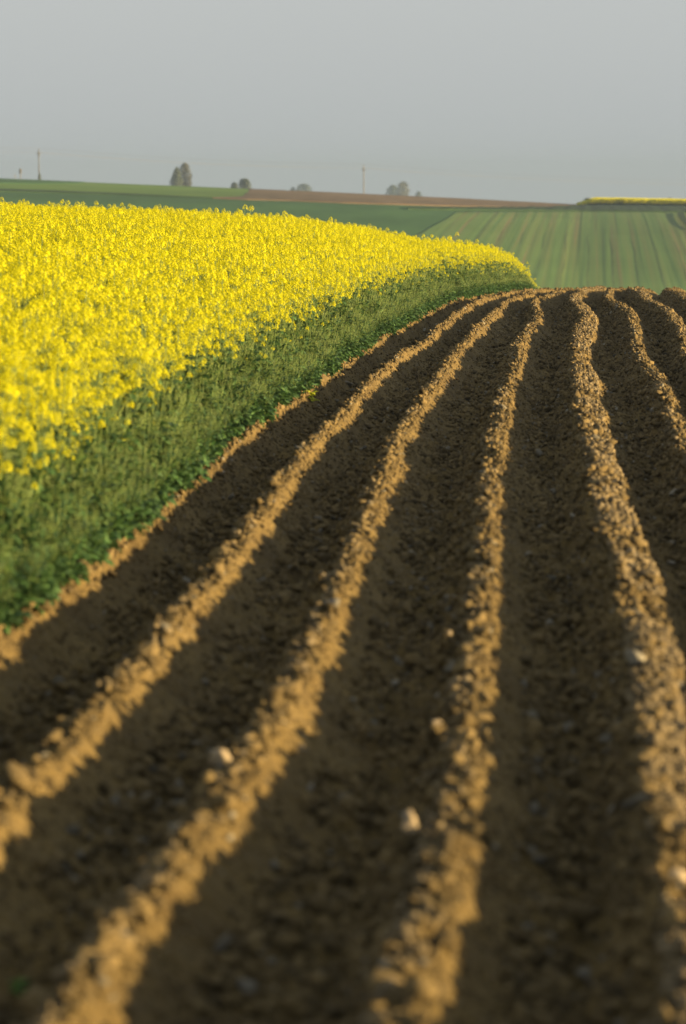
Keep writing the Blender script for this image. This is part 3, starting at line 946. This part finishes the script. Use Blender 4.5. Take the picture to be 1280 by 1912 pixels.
def tree(px, Y, wpx, top, lab, mat, shape='round', seed=0, cat='tree', name='tree', dens=1.0, lobes=5):
    X, Y, z = far_base(px, Y)
    sx, sz = ray(px, top)
    ht = CAM_H + sz * Y - z; w = wpx / F * Y
    r_ = np.random.default_rng(seed)
    rt = empty(name, (X, Y, z)); tag(rt, lab, cat, 'trees on the horizon')
    tk = MB()
    tube(tk, [(0, 0, -.5), (.1, 0, ht * .35), (0, .1, ht * .75)], w * .035 + .08, .06, 6)
    cr = MB()
    nf = int(2600 * dens)
    ph = r_.uniform(0, 6.28, 8)
    def Rq(q, an):
        if shape == 'poplar': b_ = np.interp(q, [0, .15, .4, .7, .9, 1], [.45, .8, 1, .85, .5, .12])
        elif shape == 'cone': b_ = np.interp(q, [0, .12, .4, .7, .9, 1], [.9, 1, .75, .5, .3, .08])
        else: b_ = np.interp(q, [0, .12, .4, .7, .9, 1], [.55, .85, 1, .9, .62, .2])
        lump = .16 * np.sin(3 * an + ph[0] + 5 * q) + .12 * np.sin(5 * an + 11 * q + ph[1]) + .10 * np.sin(17 * q + ph[2] + 2 * an)
        return w * .46 * b_ * (1 + lump)
    q = r_.random(nf); an = r_.uniform(0, 6.28, nf)
    rr = Rq(q, an) * np.sqrt(r_.random(nf)) 
    z0 = .10 if shape != 'round' else .12
    hole = np.sin(3.1 * an + ph[3] + 9 * q) * np.sin(13 * q + ph[4]) * np.sin(rr / w * 14 + ph[5])
    kp_ = hole < .42
    pos = np.stack([np.cos(an) * rr, np.sin(an) * rr, ht * (z0 + (1 - z0) * q)], 1)[kp_]; nf = len(pos)
    for k in range(10):
        qq = r_.uniform(.2, .9); aa = r_.uniform(0, 6.28); r1 = float(Rq(qq, aa)) * .8
        zt = ht * (z0 + (1 - z0) * qq)
        tube(tk, [(0, 0, zt * .6), (math.cos(aa) * r1 * .5, math.sin(aa) * r1 * .5, zt * .85), (math.cos(aa) * r1, math.sin(aa) * r1, zt)], .07, .03, 3)
    s_ = w * .030 + .05
    a = r_.normal(size=(nf, 3)); a /= np.linalg.norm(a, axis=1)[:, None]
    b = np.cross(a, r_.normal(size=(nf, 3))); b /= np.linalg.norm(b, axis=1)[:, None]
    s_ = s_ * r_.uniform(.6, 1.4, (nf, 1))
    V = np.stack([pos - a * s_, pos - b * s_ * .6, pos + a * s_, pos + b * s_ * .6], 1).reshape(-1, 3)
    cr.add(V, np.arange(nf * 4).reshape(-1, 4))
    add_obj('trunk', tk.mesh('trunk', M['bark']), None, rt)
    c_ = add_obj('crown', cr.mesh('crown', mat, False), None, rt)
    return rt

tree(334, 1050, 32, 313, 'darker pointed tree at the left of the tall pair on the skyline', M['treeleaf'], 'cone', 1, lobes=7, dens=1.4)
tree(349, 1080, 30, 305, 'tall poplar with warm sunlight painted into its leaves at the right of the pair on the skyline', M['treepale'], 'poplar', 2, lobes=8, dens=1.4)
tree(459, 1020, 25, 334, 'dark round tree with flat crown on the light green skyline', M['treeleaf'], 'round', 3, dens=1.5)
tree(440, 1000, 15, 341, 'low dark bush leaning against the dark round tree', M['treeleaf'], 'round', 4, 'bush', 'bush', 1.3)
tree(568, 2000, 34, 344, 'faint grey tree rising behind the left end of the bare field', M['treeleaf'], 'round', 5, dens=.9)
tree(548, 2000, 16, 350, 'faint grey bush left of the hazy tree behind the bare field', M['treeleaf'], 'round', 6, 'bush', 'bush', .8)
tree(750, 1800, 28, 340, 'largest hazy round tree right of the distant pole', M['treepale'], 'round', 7, dens=1.3, lobes=7)
tree(732, 1850, 26, 346, 'lower hazy tree adjoining the largest one on its pole side', M['treeleaf'], 'round', 8, dens=1.2)
tree(779, 1900, 16, 358, 'small hazy bush right of the hazy round trees', M['treeleaf'], 'round', 9, 'bush', 'bush', .9)
tree(1092, 640, 22, 371, 'grey green bush at the left end of the distant yellow strip', M['treeleaf'], 'round', 10, 'bush', 'bush', .9)
tree(1108, 660, 26, 369, 'thin pale bush behind the distant yellow strip', M['treepale'], 'round', 12, 'bush', 'bush', .5)
tree(1243, 760, 14, 370, 'tiny bush top showing over the right of the yellow strip', M['treeleaf'], 'round', 11, 'bush', 'bush', .7)
tree(81, 835, 7, 324, 'small dark bush at the foot of the tall pole', M['treeleaf'], 'round', 13, 'bush', 'bush', .4)

# ------------------------------------------------------------------ poles and wires
def pole(px, Y, top, lab, arm=.7, short=False):
    X, Y, z = far_base(px, Y)
    ht = CAM_H + ray(px, top)[1] * Y - z
    rt = empty('utility_pole', (X, Y, z)); tag(rt, lab, 'pole', 'utility poles')
    mb = MB(); tube(mb, [(0, 0, -.6), (0, 0, ht * .5), (0, 0, ht)], .20, .14, 8)
    add_obj('pole_shaft', mb.mesh('pole_shaft', M['wood']), None, rt)
    mb = MB(); zb = ht - 1.3
    tube(mb, [(-arm, 0, zb), (arm, 0, zb)], .07, .07, 4)
    tube(mb, [(-arm * .6, 0, zb), (0, 0, zb - .9)], .07, .07, 4); tube(mb, [(arm * .6, 0, zb), (0, 0, zb - .9)], .07, .07, 4)
    add_obj('crossarm', mb.mesh('crossarm', M['wood']), None, rt)
    att = []
    for dx in (-arm * .9, 0, arm * .9):
        zz = zb + .1 if dx else ht
        mb = MB(); tube(mb, [(dx, 0, zz), (dx, 0, zz + .15), (dx, 0, zz + .32)], .07, .05, 6)
        add_obj('insulator', mb.mesh('insulator', M['grey_stone']), None, rt)
        att.append((X + dx, Y, z + zz + .30))
    return att
A0 = pole(-540, 790, 250, 'utility pole beyond the left border')
A1 = pole(80, 840, 279, 'tall utility pole with a bush at its foot on the left skyline')
A2 = pole(678, 900, 309, 'utility pole on the skyline behind the bare brown field')
A3 = pole(1330, 960, 340, 'utility pole beyond the right border')
SPANS = ('running out of the left border from the pole with the bush', 'strung from the pole with the bush to the pole behind the bare field', 'running from the pole behind the bare field to the right border')
for (a, b), span in zip(((A0, A1), (A1, A2), (A2, A3)), SPANS):
    for k in range(3):
        p0, p1 = np.array(a[k]), np.array(b[k]); q = np.linspace(0, 1, 24)
        pts = p0 + (p1 - p0) * q[:, None]; pts[:, 2] -= 1.0 * 4 * q * (1 - q)
        mb = MB(); tube(mb, pts, .022, .022, 3)
        o = add_obj('power_line', mb.mesh('power_line', M['wood']))
        tag(o, ('uppermost' if k == 1 else 'lower') + ' wire ' + span, 'wire', 'wires between the utility poles')
# shorter distant mast and a faint one
X, Y, z = far_base(46, 900); ht = CAM_H + ray(46, 315)[1] * Y - z
rt = empty('lamp_mast', (X, Y, z)); tag(rt, 'short pole with a dark box at its top left of the tall pole', 'pole')
mb = MB(); tube(mb, [(0, 0, -.5), (0, 0, ht)], .16, .12, 6); add_obj('pole_shaft', mb.mesh('pole_shaft', M['wood']), None, rt)
mb = MB(); tube(mb, [(0, 0, ht - 1.6), (0, 0, ht - 1.2), (0, 0, ht - .3), (0, 0, ht - .1)], .45, .40, 6); add_obj('transformer_box', mb.mesh('transformer_box', M['wood']), None, rt)
X, Y, z = far_base(36, 1100); ht = CAM_H + ray(36, 325)[1] * Y - z
o = MB(); tube(o, [(X, Y, z - .5), (X, Y, z + ht)], .2, .14, 6)
o = add_obj('fence_post', o.mesh('fence_post', M['wood'])); tag(o, 'faint thin post at the far left of the skyline', 'post')

# ------------------------------------------------------------------ haze
bm = bmesh.new(); bmesh.ops.create_cube(bm, size=1); me = bpy.data.meshes.new('haze'); bm.to_mesh(me); bm.free()
hz = add_obj('haze', me)
zmin = float(GZ.min()) - 1.0
hz.scale = (3060, 3360, 22 - zmin); hz.location = (0, 1350, (22 + zmin) / 2)
tag(hz, kind='stuff')
m = bpy.data.materials.new('haze'); m.use_nodes = True
n = m.node_tree.nodes; n.clear(); l = m.node_tree.links
ov = n.new('ShaderNodeOutputMaterial'); pv = n.new('ShaderNodeVolumePrincipled')
pv.inputs['Color'].default_value = (.21, .295, .46, 1)
pv.inputs['Density'].default_value = .00032
pv.inputs['Anisotropy'].default_value = 0.0
l.new(pv.outputs[0], ov.inputs['Volume'])
me.materials.append(m)
cy.volume_max_steps = 64
